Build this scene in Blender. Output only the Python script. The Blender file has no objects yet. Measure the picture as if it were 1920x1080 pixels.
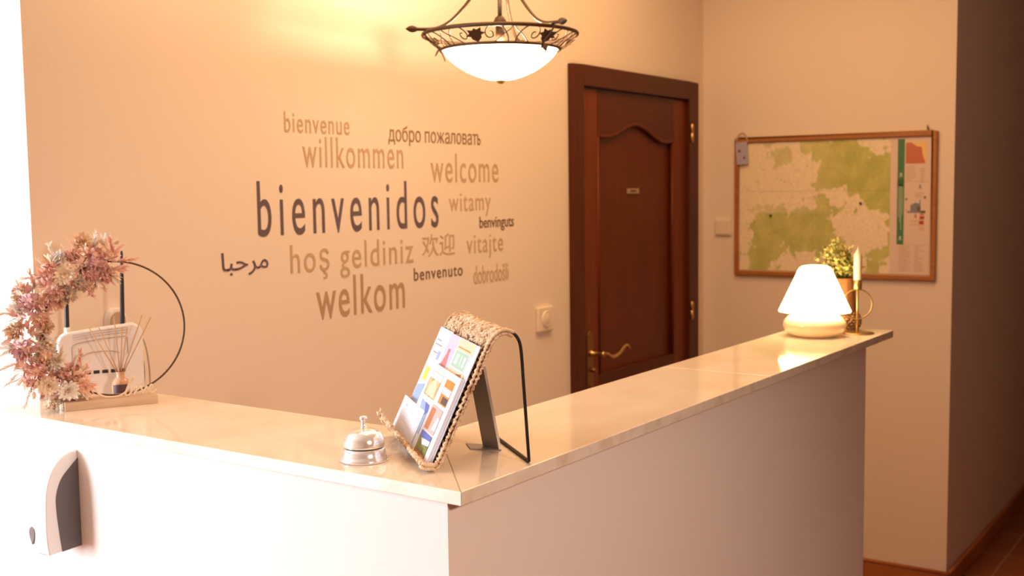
import bpy, bmesh, math, random
from mathutils import Vector, Matrix, Euler, noise

# ------------------------------------------------------------------ camera, world, lights, exposure
sc = bpy.context.scene
COL = sc.collection
V = Vector
R_, U_, F_ = V((0.568322, -0.822696, -0.013472)), V((0.078354, 0.037814, 0.996208)), V((0.819067, 0.567223, -0.085952))
cd = bpy.data.cameras.new('camera'); cam = bpy.data.objects.new('camera', cd); COL.objects.link(cam)
m3 = Matrix((R_, U_, -F_)).transposed()
cam.matrix_world = Matrix.Translation((-4.48695, -2.09882, 1.58326)) @ m3.to_4x4()
cd.sensor_width = 36; cd.lens = 39.618; cd.clip_start = 0.02
cd.dof.use_dof = True; cd.dof.focus_distance = 1.75; cd.dof.aperture_fstop = 7.1
sc.camera = cam

sc.view_settings.view_transform = 'Standard'; sc.view_settings.look = 'None'
sc.view_settings.gamma = 1; sc.view_settings.exposure = 0.03
sc.view_settings.use_curve_mapping = False
sc.cycles.use_denoising = True
sc.cycles.max_bounces = 10; sc.cycles.diffuse_bounces = 6; sc.cycles.sample_clamp_indirect = 6
sc.cycles.caustics_reflective = False; sc.cycles.caustics_refractive = False

w = bpy.data.worlds.new('world'); sc.world = w; w.use_nodes = True
w.node_tree.nodes['Background'].inputs[0].default_value = (0.9, 0.95, 1.0, 1)
w.node_tree.nodes['Background'].inputs[1].default_value = 0.3

WARM = (1.0, 0.565, 0.235)
def area(name, loc, aim, sx, sy, power, color, spread=180):
    l = bpy.data.lights.new(name, 'AREA'); l.shape = 'RECTANGLE'; l.size = sx; l.size_y = sy
    l.energy = power; l.color = color; l.spread = math.radians(spread)
    o = bpy.data.objects.new(name, l); COL.objects.link(o); o.location = loc
    o.rotation_euler = (V(aim) - V(loc)).to_track_quat('-Z', 'Y').to_euler()
    return o
# daylight through the window opening of the left lobby wall, out of view
area('window_daylight', (-5.97, 1.75, 1.25), (0, 1.75, 1.25), 1.3, 1.7, 225, (0.85, 0.95, 1.05))
# added fill spot behind the camera, brightening the corner of the counter
def spot(name, loc, aim, power, color, radius, cone, blend):
    l = bpy.data.lights.new(name, 'SPOT'); l.energy = power; l.color = color; l.shadow_soft_size = radius
    l.spot_size = math.radians(cone); l.spot_blend = blend
    o = bpy.data.objects.new(name, l); COL.objects.link(o); o.location = loc
    o.rotation_euler = (V(aim) - V(loc)).to_track_quat('-Z', 'Y').to_euler()
spot('counter_fill_spot', (-3.8, -3.2, 2.1), (-3.15, -1.13, .5), 142, (1.0, 0.73, 0.56), .15, 76, 1.0)
# added warm fill above the frame, standing in for pendant light off the ceiling
area('nook_fill_light', (-1.85, -0.72, 2.68), (-1.85, -0.72, 0), 2.4, 0.8, 33, WARM)

# ------------------------------------------------------------------ helpers
class G:
    def __init__(s): s.v = []; s.f = []; s.m = []; s.s = []
    def add(s, vs, fs, mat=0, smooth=False, M=None):
        o = len(s.v)
        s.v += [tuple(M @ V(p)) if M is not None else tuple(p) for p in vs]
        for f in fs:
            s.f.append(tuple(i + o for i in f)); s.m.append(mat); s.s.append(smooth)
    def box(s, a, b, mat=0, M=None):
        x0, y0, z0 = a; x1, y1, z1 = b
        vs = [(x0,y0,z0),(x1,y0,z0),(x1,y1,z0),(x0,y1,z0),(x0,y0,z1),(x1,y0,z1),(x1,y1,z1),(x0,y1,z1)]
        s.add(vs, [(0,3,2,1),(4,5,6,7),(0,1,5,4),(1,2,6,5),(2,3,7,6),(3,0,4,7)], mat, False, M)
    def prism(s, poly, z0, z1, mat=0, M=None, smooth=False):
        n = len(poly)
        vs = [(x, y, z0) for x, y in poly] + [(x, y, z1) for x, y in poly]
        s.add(vs, [tuple(range(n))[::-1], tuple(range(n, 2*n))], mat, False, M)
        s.add(vs, [(i, (i+1) % n, n+(i+1) % n, n+i) for i in range(n)], mat, smooth, M)
    def tube(s, pts, r, sides=8, closed=False, mat=0, M=None):
        pts = [V(p) for p in pts]; n = len(pts)
        rs = r if isinstance(r, (list, tuple)) else [r]*n
        tg = []
        for i in range(n):
            if closed: t = pts[(i+1) % n] - pts[i-1]
            else: t = pts[min(i+1, n-1)] - pts[max(i-1, 0)]
            tg.append(t.normalized() if t.length > 1e-9 else V((0, 0, 1)))
        up = V((0, 0, 1)) if abs(tg[0].z) < .9 else V((1, 0, 0))
        nx = (up - tg[0]*up.dot(tg[0])).normalized()
        vs = []
        for i in range(n):
            nx = (nx - tg[i]*nx.dot(tg[i])); nx.normalize(); ny = tg[i].cross(nx)
            for k in range(sides):
                a = 2*math.pi*k/sides
                vs.append(pts[i] + (nx*math.cos(a) + ny*math.sin(a))*rs[i])
        fs = []
        for i in range(n if closed else n-1):
            j = (i+1) % n
            for k in range(sides):
                k2 = (k+1) % sides
                fs.append((i*sides+k, i*sides+k2, j*sides+k2, j*sides+k))
        s.add(vs, fs, mat, True, M)
        if not closed:
            o = len(s.v) - len(vs)
            s.f.append(tuple(o+k for k in range(sides))[::-1]); s.m.append(mat); s.s.append(False)
            s.f.append(tuple(o+(n-1)*sides+k for k in range(sides))); s.m.append(mat); s.s.append(False)
    def lathe(s, prof, seg=40, mat=0, M=None, caps=True, smooth=True):
        vs = []; n = len(prof)
        for r, z in prof:
            for k in range(seg):
                a = 2*math.pi*k/seg; vs.append((r*math.cos(a), r*math.sin(a), z))
        fs = [(i*seg+k, i*seg+(k+1) % seg, (i+1)*seg+(k+1) % seg, (i+1)*seg+k) for i in range(n-1) for k in range(seg)]
        s.add(vs, fs, mat, smooth, M)
        if caps:
            o = len(s.v) - len(vs)
            for i, rev in ((0, True), (n-1, False)):
                if prof[i][0] > 1e-5:
                    t = tuple(o+i*seg+k for k in range(seg))
                    s.f.append(t[::-1] if rev else t); s.m.append(mat); s.s.append(False)
    def ball(s, c, rx, ry=None, rz=None, seg=10, rings=6, mat=0, rot=None, M=None):
        ry = rx if ry is None else ry; rz = rx if rz is None else rz
        vs = []; fs = []
        q = rot if rot is not None else Matrix.Identity(3)
        for i in range(rings+1):
            t = math.pi*i/rings
            for k in range(seg):
                a = 2*math.pi*k/seg
                vs.append(V(c) + q @ V((rx*math.sin(t)*math.cos(a), ry*math.sin(t)*math.sin(a), rz*math.cos(t))))
        for i in range(rings):
            for k in range(seg):
                k2 = (k+1) % seg
                fs.append((i*seg+k, (i+1)*seg+k, (i+1)*seg+k2, i*seg+k2))
        s.add(vs, fs, mat, True, M)
    def obj(s, name, mats, parent=None, bevel=0, seg=2, clean=True, M=None):
        me = bpy.data.meshes.new(name)
        me.from_pydata([tuple(v) for v in s.v], [], s.f)
        mats = mats if isinstance(mats, (list, tuple)) else [mats]
        for m in mats: me.materials.append(m)
        me.polygons.foreach_set('material_index', s.m); me.polygons.foreach_set('use_smooth', s.s)
        if clean:
            b = bmesh.new(); b.from_mesh(me)
            bmesh.ops.remove_doubles(b, verts=b.verts, dist=1e-6)
            bmesh.ops.recalc_face_normals(b, faces=b.faces); b.to_mesh(me); b.free()
        me.update()
        o = bpy.data.objects.new(name, me); COL.objects.link(o)
        if parent is not None: o.parent = parent
        if bevel:
            md = o.modifiers.new('bevel', 'BEVEL'); md.width = bevel; md.segments = seg
            md.limit_method = 'ANGLE'; md.angle_limit = math.radians(40); md.harden_normals = False
        return o

def tag(o, label=None, cat=None, group=None, kind=None):
    if label: o['label'] = label
    if cat: o['category'] = cat
    if group: o['group'] = group
    if kind: o['kind'] = kind
    return o
def thing(name, loc, label, cat, rot=0, group=None, kind=None):
    o = bpy.data.objects.new(name, None); COL.objects.link(o); o.location = loc; o.rotation_euler = (0, 0, rot)
    o.empty_display_size = .05
    return tag(o, label, cat, group, kind)

def smoothpath(pts, n=8, closed=False):
    """Catmull-Rom through the points."""
    P = [V(p) for p in pts]; out = []; L = len(P)
    rng = range(L if closed else L-1)
    for i in rng:
        if closed: a, b, c, d = P[i-1], P[i], P[(i+1) % L], P[(i+2) % L]
        else: a, b, c, d = P[max(i-1, 0)], P[i], P[i+1], P[min(i+2, L-1)]
        for k in range(n):
            t = k/n
            out.append(.5*((2*b) + (c-a)*t + (2*a-5*b+4*c-d)*t*t + (3*b-a-3*c+d)*t**3))
    if not closed: out.append(P[-1])
    return out

# ------------------------------------------------------------------ materials
def mat(name, col, rough=.5, metal=0, spec=.5, emis=None, estr=0, trans=0, bump=None, var=None, coat=0, vcol=None, alpha=None):
    m = bpy.data.materials.new(name); m.use_nodes = True
    nt = m.node_tree; N = nt.nodes; L = nt.links; b = N['Principled BSDF']
    b.inputs['Base Color'].default_value = (*col, 1); b.inputs['Roughness'].default_value = rough
    b.inputs['Metallic'].default_value = metal; b.inputs['Specular IOR Level'].default_value = spec
    b.inputs['Coat Weight'].default_value = coat
    if trans: b.inputs['Transmission Weight'].default_value = trans
    if emis: b.inputs['Emission Color'].default_value = (*emis, 1); b.inputs['Emission Strength'].default_value = estr
    tc = N.new('ShaderNodeTexCoord')
    if vcol:
        a = N.new('ShaderNodeVertexColor'); a.layer_name = vcol
        L.new(a.outputs['Color'], b.inputs['Base Color'])
    if var:      # (second colour, scale, detail, low, high, stretch)
        c2, scl, det, lo, hi, st = var
        mp = N.new('ShaderNodeMapping'); mp.inputs['Scale'].default_value = st
        nz = N.new('ShaderNodeTexNoise'); nz.inputs['Scale'].default_value = scl; nz.inputs['Detail'].default_value = det
        rp = N.new('ShaderNodeValToRGB'); rp.color_ramp.elements[0].position = lo; rp.color_ramp.elements[1].position = hi
        rp.color_ramp.elements[0].color = (*col, 1); rp.color_ramp.elements[1].color = (*c2, 1)
        L.new(tc.outputs['Object'], mp.inputs['Vector']); L.new(mp.outputs['Vector'], nz.inputs['Vector'])
        L.new(nz.outputs['Fac'], rp.inputs['Fac']); L.new(rp.outputs['Color'], b.inputs['Base Color'])
    if bump:     # (scale, strength, distance)
        nz = N.new('ShaderNodeTexNoise'); nz.inputs['Scale'].default_value = bump[0]; nz.inputs['Detail'].default_value = 4
        bp = N.new('ShaderNodeBump'); bp.inputs['Strength'].default_value = bump[1]; bp.inputs['Distance'].default_value = bump[2]
        L.new(tc.outputs['Object'], nz.inputs['Vector']); L.new(nz.outputs['Fac'], bp.inputs['Height']); L.new(bp.outputs['Normal'], b.inputs['Normal'])
    return m

ONE = (1, 1, 1)
paint = mat('wall_paint', (.82, .715, .625), .75, spec=.25, bump=(60, .12, .004))
paintw = mat('counter_paint', (.84, .78, .74), .7, spec=.25, bump=(60, .12, .004))
lobby = mat('low_bounce_lobby_paint', (.38, .28, .20), .8)  # dark tone chosen to cut light bounced off the unseen walls
ceilm = mat('ceiling_paint', (.85, .80, .72), .8)
def tile_mat():
    m = mat('terracotta_floor', (.3, .09, .03), .35)
    nt = m.node_tree; N = nt.nodes; L = nt.links; b = N['Principled BSDF']
    tc = [n for n in N if n.type == 'TEX_COORD'][0]
    mp = N.new('ShaderNodeMapping'); mp.inputs['Location'].default_value = (-.5695, 1.151, 0)
    br = N.new('ShaderNodeTexBrick'); br.offset = 0; br.inputs['Scale'].default_value = 1
    br.inputs['Brick Width'].default_value = .333; br.inputs['Row Height'].default_value = .333
    br.inputs['Mortar Size'].default_value = .004; br.inputs['Mortar Smooth'].default_value = .3
    br.inputs['Color1'].default_value = (.27, .075, .025, 1); br.inputs['Color2'].default_value = (.33, .11, .04, 1)
    br.inputs['Mortar'].default_value = (.42, .27, .17, 1)
    L.new(tc.outputs['Object'], mp.inputs['Vector']); L.new(mp.outputs['Vector'], br.inputs['Vector']); L.new(br.outputs['Color'], b.inputs['Base Color'])
    return m
floorm = tile_mat()
skirt = mat('terracotta_skirting', (.36, .10, .025), .35, var=((.46, .17, .05), 6, 3, .3, .7, ONE))
marble = mat('cream_marble', (.84, .75, .64), .09, spec=.5, var=((.76, .64, .50), 5, 8, .42, .72, (1, 1.6, 1)), coat=.15)
marble_edge = mat('cream_marble_edge', (.84, .77, .66), .25, var=((.68, .56, .40), 22, 6, .45, .8, ONE), bump=(90, .15, .0015))
wood_stile = mat('red_brown_door_wood', (.175, .034, .006), .42, spec=.25, var=((.130, .023, .004), 5, 6, .35, .7, (9, 9, .8)))
wood_panel = mat('dark_red_panel_wood', (.130, .022, .004), .42, spec=.25, var=((.098, .016, .003), 5, 6, .35, .7, (9, 9, .8)))
wood_frame = mat('dark_frame_wood', (.090, .020, .006), .42, spec=.25, var=((.065, .014, .005), 5, 6, .35, .7, (9, 9, .8)))
wood_rail = mat('dark_rail_wood', (.095, .019, .005), .42, spec=.25, var=((.072, .013, .004), 5, 6, .35, .7, (.8, 9, 9)))
brass = mat('aged_brass', (.62, .42, .18), .3, 1)
brass_dark = mat('dull_brass', (.28, .17, .06), .4, 1)
iron = mat('bronze_brown_iron', (.085, .045, .022), .5, .35, bump=(200, .3, .001))
blackwire = mat('black_wire', (.012, .011, .012), .45, .2)
chrome = mat('polished_nickel', (.95, .92, .88), .17, .72)
darkgap = mat('gap_shade', (.015, .012, .012), .6)
straw = mat('seagrass_straw', (.80, .62, .43), .7, var=((.46, .27, .13), 70, 2, .40, .70, ONE))
strawdark = mat('weave_hole_shade', (.13, .065, .03), .8)  # dark backing, shade of the weave's holes put into its colour
white_pl = mat('white_plastic', (.83, .81, .80), .35)
cream_pl = mat('cream_switch_plastic', (.82, .72, .60), .4)
grey_pl = mat('charcoal_plastic', (.115, .10, .10), .45)
black_pl = mat('black_plastic', (.018, .019, .022), .4)
board_wood = mat('honey_wood_frame', (.42, .17, .035), .45, var=((.34, .12, .022), 8, 5, .35, .7, (1, 1, 9)))
palewood = mat('pale_wood_plank', (.66, .50, .36), .6, var=((.56, .40, .27), 10, 5, .35, .7, (1.5, 12, 12)))
creamwood = mat('cream_lettering_wood', (.80, .68, .52), .55)
greymetal = mat('brushed_grey_metal', (.27, .25, .25), .45, .25)
greymetal_edge = mat('pale_metal_edge', (.75, .72, .70), .35, .6)
wax = mat('ivory_wax', (.88, .78, .58), .45, spec=.4)
gold = mat('satin_gold', (.62, .41, .17), .36, 1)
decal_dark = mat('dark_vinyl_lettering', (.12, .085, .105), .7)
decal_brown = mat('dark_brown_vinyl_lettering', (.17, .095, .06), .7)
decal_mid = mat('brown_vinyl_lettering', (.30, .19, .11), .7)
decal_tan = mat('tan_vinyl_lettering', (.54, .38, .235), .7)
decal_tan2 = mat('deep_tan_vinyl_lettering', (.45, .30, .18), .7)
lilac = mat('lilac_card', (.42, .40, .56), .6)
ink = mat('dark_ink', (.06, .04, .05), .6)
cable_grey = mat('grey_cable', (.42, .33, .29), .5)

# ------------------------------------------------------------------ room shell
def struct(name, g, m, label, cat, **k):
    o = g.obj(name, m, **k); return tag(o, label, cat, kind='structure')
XW, H = -3.1623, 2.75          # left end of the back wall, ceiling height
YC = -1.038                    # corner between the right wall and the corridor
DX0, DX1, DZ = -1.0976, -.0856, 2.0236
g = G(); g.box((-6.3, -5.1, -.1), (4.2, 3.3, 0)); struct('floor', g, floorm, 'terracotta tiled floor with pale grout lines', 'floor')
g = G(); g.box((-6.3, -5.1, H), (4.2, 3.3, H+.1)); struct('ceiling', g, ceilm, 'plain cream ceiling above the reception', 'ceiling')
g = G()   # back wall with a notch for the door
e = .03
Mx = Matrix(((1, 0, 0, 0), (0, 0, 1, 0), (0, 1, 0, 0), (0, 0, 0, 1)))   # (x, z, y) -> world
g.prism([(XW, 0), (DX0+e, 0), (DX0+e, DZ-e), (DX1-e, DZ-e), (DX1-e, 0), (0, 0), (0, H), (XW, H)], 0, .14, 0, Mx)
g.box((XW, .14, 0), (XW+.14, 3.2, H))
struct('wall_back', g, paint, 'cream painted wall carrying the welcome lettering and the brown door', 'wall')
g = G(); g.box((0, YC, 0), (4.2, .14, H)); struct('wall_right', g, paint, 'peach lit wall where the framed map hangs, ending at the dark corridor', 'wall')
g = G(); g.box((.05, -5.0, 0), (4.2, -2.55, H)); struct('wall_corridor', g, lobby, 'far wall of the dark corridor, out of view', 'wall')
g = G(); g.box((4.1, -2.55, 0), (4.2, YC, H)); struct('wall_corridor_end', g, lobby, 'end wall of the dark corridor, out of view', 'wall')
g = G()
wy0, wy1, wz0, wz1 = 1.05, 2.45, .35, 2.15
g.box((-6.2, -5.0, 0), (-6.0, wy0, H))
g.box((-6.2, wy1, 0), (-6.0, 3.2, H))
g.box((-6.2, wy0, 0), (-6.0, wy1, wz0)); g.box((-6.2, wy0, wz1), (-6.0, wy1, H))
struct('wall_left', g, paint, 'lobby wall with a daylight window, out of view', 'wall')
g = G(); g.box((-6.2, 3.1, 0), (XW+.14, 3.2, H)); struct('wall_passage_end', g, lobby, 'end wall of the bright passage, out of view', 'wall')
g = G()
g.box((-6.2, -5.0, 0), (.05, -4.8, H))
struct('wall_front', g, lobby, 'lobby wall behind the camera, out of view', 'wall')
for i, (ya, yb) in enumerate(((wy0, wy1),)):
    g = G()
    for a, b in (((ya, wz0), (ya+.06, wz1)), ((yb-.06, wz0), (yb, wz1)), ((ya+.06, wz0), (yb-.06, wz0+.06)), ((ya+.06, wz1-.06), (yb-.06, wz1))):
        g.box((-6.12, a[0], a[1]), (-6.06, b[0], b[1]))
    struct('window_%d' % (i+1), g, white_pl, 'white frame of the window beside the bright passage, out of view', 'window')

# tiled skirting: body strip plus rounded nose
def skirting(name, a, b, nrm, label):
    t = thing(name, (0, 0, 0), label, 'skirting', kind='structure')
    a = V(a); b = V(b); n = V(nrm); L = (b-a).length; d = (b-a).normalized()
    k = int(L/.333)+1
    g = G()
    for i in range(k):
        s0 = i*.333+.0015; s1 = min((i+1)*.333-.0015, L)
        if s1 <= s0: continue
        p, q = a+d*s0, a+d*s1
        P = [p, q, q+n*.012, p+n*.012]
        vs = [(v.x, v.y, 0) for v in P]+[(v.x, v.y, .064) for v in P]
        g.add(vs, [(0,3,2,1),(4,5,6,7),(0,1,5,4),(1,2,6,5),(2,3,7,6),(3,0,4,7)])
    g.obj('tile_strip', skirt, t, bevel=.002)
    g = G(); g.tube([a+n*.008+V((0,0,.071)), b+n*.008+V((0,0,.071))], .008, 10)
    g.obj('rounded_nose', skirt, t)
    return t
skirting('baseboard_right', (-.0005, YC-.012, 0), (-.0005, -.02, 0), (-1, 0, 0), 'terracotta tile skirting along the foot of the map wall')
skirting('baseboard_corridor', (.0, YC-.0005, 0), (4.0, YC-.0005, 0), (0, -1, 0), 'terracotta tile skirting running into the dark corridor')

# ------------------------------------------------------------------ door in the back wall
door = thing('door_1', ((DX0+DX1)/2, 0, 0), 'dark red-brown wooden door with arched panel in the back wall', 'door', kind='structure')
dc = (DX0+DX1)/2
IX0, IX1, IZ = -1.0241-dc, -.1743-dc, 1.9506
ox0, ox1 = DX0-dc, DX1-dc
g = G()
for a, b in (((ox0, 0), (IX0, DZ)), ((IX1, 0), (ox1, DZ)), ((IX0, IZ), (IX1, DZ))):
    g.box((a[0], -.022, a[1]), (b[0], .05, b[1]))
g.obj('door_frame', wood_frame, door, bevel=.003)
leaf = bpy.data.objects.new('door_leaf', None); COL.objects.link(leaf); leaf.parent = door
px0, px1 = -.9034-dc, -.2878-dc
arch = [(-.9034, 1.786), (-.86, 1.783), (-.82, 1.784), (-.775, 1.792), (-.73, 1.806), (-.69, 1.820), (-.65, 1.831), (-.61, 1.835), (-.57, 1.832), (-.53, 1.822), (-.48, 1.805), (-.43, 1.787), (-.39, 1.777), (-.34, 1.776), (-.2878, 1.782)]
arch = [(x-dc, z) for x, z in arch]
y0 = -.004
Md = Matrix(((1, 0, 0, 0), (0, 0, 1, 0), (0, 1, 0, 0), (0, 0, 0, 1)))
g = G(); g.box((IX0+.003, y0, .006), (px0, .036, IZ-.004)); g.obj('stile', wood_stile, leaf, bevel=.002)
g = G(); g.box((px1, y0, .006), (IX1-.003, .036, IZ-.004)); g.obj('stile', wood_stile, leaf, bevel=.002)
g = G(); g.prism(arch + [(px1, IZ-.004), (px0, IZ-.004)], y0, .036, 0, Md); g.obj('arched_top_rail', wood_rail, leaf)
g = G(); g.box((px0, y0, .006), (px1, .036, .22)); g.box((px0, y0, .78), (px1, .036, .90)); g.obj('cross_rail', wood_rail, leaf, bevel=.002)
g = G(); g.box((px0, .012, .20), (px1, .03, 1.86)); g.obj('door_panel', wood_panel, leaf)
# moulding around the upper panel
g = G()
g.tube([(x, y0+.002, z-.004) for x, z in smoothpath([(a, b, 0) for a, b in arch], 3) for _ in (0,)] if False else [(p.x, y0+.003, p.y-.004) for p in smoothpath([(a, b, 0) for a, b in arch], 3)], .008, 8)
g.tube([(px0+.006, y0+.003, 1.785), (px0+.006, y0+.003, .90)], .008, 8)
g.tube([(px1-.006, y0+.003, 1.78), (px1-.006, y0+.003, .90)], .008, 8)
g.obj('panel_moulding', wood_panel, leaf)
for z0, z1 in ((1.779, 1.848), (1.035, 1.104)):
    g = G(); x = -.1594-dc; zm = (z0+z1)/2
    g.lathe([(0, z0-.006), (.004, z0-.004), (.0075, z0), (.0075, zm-.0015), (.0055, zm), (.0075, zm+.0015), (.0075, z1), (.004, z1+.004), (0, z1+.006)], 14, 0, Matrix.Translation((x, -.026, 0)), caps=False)
    tag(g.obj('hinge', brass, leaf), 'brass hinge barrel')
g = G(); x = -.972-dc
g.prism([(x-.022, .80), (x+.022, .80), (x+.022, 1.035), (x+.016, 1.058), (x, 1.071), (x-.016, 1.058), (x-.022, 1.035)], y0-.005, y0, 0, Md)
esc = tag(g.obj('handle_plate', brass_dark, leaf, bevel=.0015), 'long brass escutcheon plate with rounded top')
g = G(); g.lathe([(.012, 0), (.012, .008), (.008, .012), (.008, .045), (.010, .05), (.010, .058), (0, .06)], 18, 0, Matrix.Translation((x+.004, y0-.004, .988)) @ Matrix.Rotation(math.pi/2, 4, 'X'), caps=False)
g.tube(smoothpath([(x+.004, -.058, .988), (x+.03, -.062, .985), (x+.06, -.062, .972), (x+.10, -.062, .972), (x+.135, -.062, .985), (x+.165, -.062, 1.0), (x+.185, -.062, .998), (x+.195, -.062, .985)], 6), [.008]*3*6+[.007]*3*6+[.006]*6+[.0045], 10)
g.obj('door_handle', brass, leaf)
g = G(); g.lathe([(.009, 0), (.009, .012), (.006, .016), (0, .016)], 16, 0, Matrix.Translation((x+.012, y0-.004, .925)) @ Matrix.Rotation(math.pi/2, 4, 'X'), caps=False)
g.prism([(x-.008, .83), (x+.008, .83), (x+.008, .87), (x-.008, .87)], y0-.008, y0-.004, 0, Md)
g.obj('lock_cylinder', brass_dark, leaf)
g = G(); cx = -.6105-dc; cz = 1.576; g.box((cx-.046, .006, cz-.010), (cx+.046, .012, cz+.010)); pl = tag(g.obj('name_plate', mat('plate_alloy', (.42, .30, .20), .4, .3), leaf, bevel=.001), 'small rectangular plate with dark lettering too small to read')
g = G()
xx = cx-.024
rnd = random.Random(3)
for i in range(7):
    wdt = .0045; g.box((xx, .0052, cz-.004), (xx+wdt*.4, .0062, cz+.004)); g.box((xx, .0052, cz-.004+rnd.random()*.006), (xx+wdt, .0062, cz-.002+rnd.random()*.006)); xx += .007
g.obj('plate_lettering', ink, pl)

# ------------------------------------------------------------------ welcome words on the back wall
def word(name, text, x0, x1, zb, hgt, m, label, boxfit=None, offset=0, spacing=1.0):
    def outline(txt):
        cu = bpy.data.curves.new(name, 'FONT'); cu.body = txt; cu.extrude = .02; cu.offset = offset; cu.space_character = spacing
        cu.resolution_u = 6
        to = bpy.data.objects.new(name+'_tmp', cu); COL.objects.link(to)
        dg = bpy.context.evaluated_depsgraph_get(); dg.update()
        me = bpy.data.meshes.new_from_object(to.evaluated_get(dg)); me.name = name
        bpy.data.objects.remove(to); bpy.data.curves.remove(cu)
        return me
    soft = text.endswith('\u044c')       # the soft sign is drawn by hand
    me = outline(text[:-1] if soft else text)
    if soft:
        right = max(v.co.x for v in me.vertices)+.07; hx = .55
        k_ = 10; arc = [math.radians(-90+180*i/k_) for i in range(k_+1)]
        po = [(0, 0), (.17, 0)]+[(.17+.17*math.cos(a), .165+.165*math.sin(a)) for a in arc[1:-1]]+[(.17, .33), (0, .33)]
        pi_ = [(0, .07), (.17, .07)]+[(.17+.095*math.cos(a), .165+.095*math.sin(a)) for a in arc[1:-1]]+[(.17, .26), (0, .26)]
        gs = G(); n = len(po)
        for z in (-.02, .02): gs.add([(x+right, y, z) for x, y in po+pi_], [(i, i+1, n+i+1, n+i) for i in range(n-1)])
        gs.box((right, 0, -.02), (right+.085, hx, .02))
        m2 = bpy.data.meshes.new(name); m2.from_pydata([tuple(v) for v in gs.v], [], gs.f)
        b = bmesh.new(); b.from_mesh(me); b.from_mesh(m2); bmesh.ops.recalc_face_normals(b, faces=b.faces); b.to_mesh(me); b.free()
    if len(me.vertices) == 0: return None
    xs = [v.co.x for v in me.vertices]; ys = [v.co.y for v in me.vertices]
    a, b, c, d = min(xs), max(xs), min(ys), max(ys)
    if boxfit: sy = (boxfit[1]-boxfit[0])/(d-c); zo = boxfit[0]-c*sy
    else: sy = hgt/d; zo = zb
    sx = (x1-x0)/(b-a)
    for v in me.vertices:
        x, y, z = v.co
        v.co = ((x-a)*sx-(x1-x0)/2, (-.0012 if z > 0 else -.0002), y*sy)
    me.materials.clear(); me.materials.append(m)
    for p in me.polygons: p.use_smooth = False; p.material_index = 0
    me.update()
    o = bpy.data.objects.new(name, me); COL.objects.link(o); o.location = ((x0+x1)/2, 0, zo)
    return tag(o, label, 'lettering', 'welcome words on the back wall')
W_ = lambda t, how: 'wall lettering reading %s, %s' % (t, how)
word('wall_lettering', 'bienvenue', -2.455, -2.216, 1.739, .052, decal_tan, W_('bienvenue', 'small tan letters at the top left of the welcome words'), spacing=1.15)
word('wall_lettering', '\u0434\u043e\u0431\u0440\u043e \u043f\u043e\u0436\u0430\u043b\u043e\u0432\u0430\u0442\u044c', -2.057, -1.619, 1.7275, .044, decal_mid, W_('\u0434\u043e\u0431\u0440\u043e \u043f\u043e\u0436\u0430\u043b\u043e\u0432\u0430\u0442\u044c', 'thin brown Cyrillic letters'))
word('wall_lettering', 'willkommen', -2.394, -1.995, 1.651, .080, decal_tan, W_('willkommen', 'tan letters below bienvenue'), spacing=1.15)
word('wall_lettering', 'welcome', -1.870, -1.526, 1.612, .086, decal_tan, W_('welcome', 'tan letters above witamy'), spacing=1.15)
word('wall_lettering', 'bienvenidos', -2.554, -1.838, 1.4795, .136, decal_dark, W_('bienvenidos', 'the largest word, in dark slate letters'), spacing=1.35)
word('wall_lettering', 'witamy', -1.785, -1.570, 1.524, .054, decal_tan, W_('witamy', 'small tan letters right of bienvenidos'), spacing=1.15)
word('wall_lettering', 'benvinguts', -1.631, -1.442, 1.4685, .035, decal_brown, W_('benvinguts', 'very small dark brown letters at the right edge'), offset=.006)
word('wall_lettering', 'ho\u015f geldiniz', -2.448, -1.959, 1.380, .073, decal_tan, W_('ho\u015f geldiniz', 'tan letters below bienvenidos'), spacing=1.15)
word('wall_lettering', '\u6b22\u8fce', -1.917, -1.760, 1.395, .062, decal_tan, W_('\u6b22\u8fce', 'two tan Chinese characters'), boxfit=(1.392, 1.458))
word('wall_lettering', 'vitajte', -1.700, -1.505, 1.3915, .056, decal_tan, W_('vitajte', 'small tan letters below benvinguts'), spacing=1.15)
word('wall_lettering', '\ufe8e\ufe92\ufea3\ufeae\ufee3', -2.673, -2.524, 1.402, .042, decal_dark, W_('\u0645\u0631\u062d\u0628\u0627', 'dark Arabic script at the far left'), boxfit=(1.386, 1.444), offset=.004)
word('wall_lettering', 'benvenuto', -1.958, -1.724, 1.326, .036, decal_brown, W_('benvenuto', 'small dark brown letters right of welkom'), spacing=1.15, offset=.004)
word('wall_lettering', 'dobrodo\u0161li', -1.667, -1.477, 1.294, .056, decal_tan, W_('dobrodo\u0161li', 'narrow tan letters at the bottom right'))
word('wall_lettering', 'welkom', -2.359, -2.001, 1.252, .109, decal_tan2, W_('welkom', 'deep tan letters forming the lowest word'), spacing=1.15, offset=.004)

# ------------------------------------------------------------------ switches
t = thing('wall_dial', (-1.2713, 0, 1.1450), 'cream wall plate with a round dial on the back wall left of the door', 'switch')
g = G(); g.box((-.048, -.014, -.042), (.048, 0, .042)); g.obj('plate', cream_pl, t, bevel=.004)
g = G(); g.lathe([(.0, .016), (.022, .016), (.026, .019), (.028, .0165), (.029, .0135)], 32, 0, Matrix.Rotation(math.pi/2, 4, 'X') @ Matrix.Identity(4), caps=False); g.lathe([(0, .0165), (.019, .0175), (.0205, .0165), (.021, .014)], 32, 0, Matrix.Rotation(math.pi/2, 4, 'X'), caps=False)
g.obj('dial', cream_pl, t)
t = thing('light_switch', (0, -.0985, 1.4158), 'square cream light switch on the wall left of the framed map', 'switch')
g = G(); g.box((-.010, -.038, -.036), (0, .038, .036)); g.obj('plate', cream_pl, t, bevel=.003)
g = G(); g.box((-.014, -.031, -.030), (-.010, .031, .030)); g.obj('rocker', cream_pl, t, bevel=.002)

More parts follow.
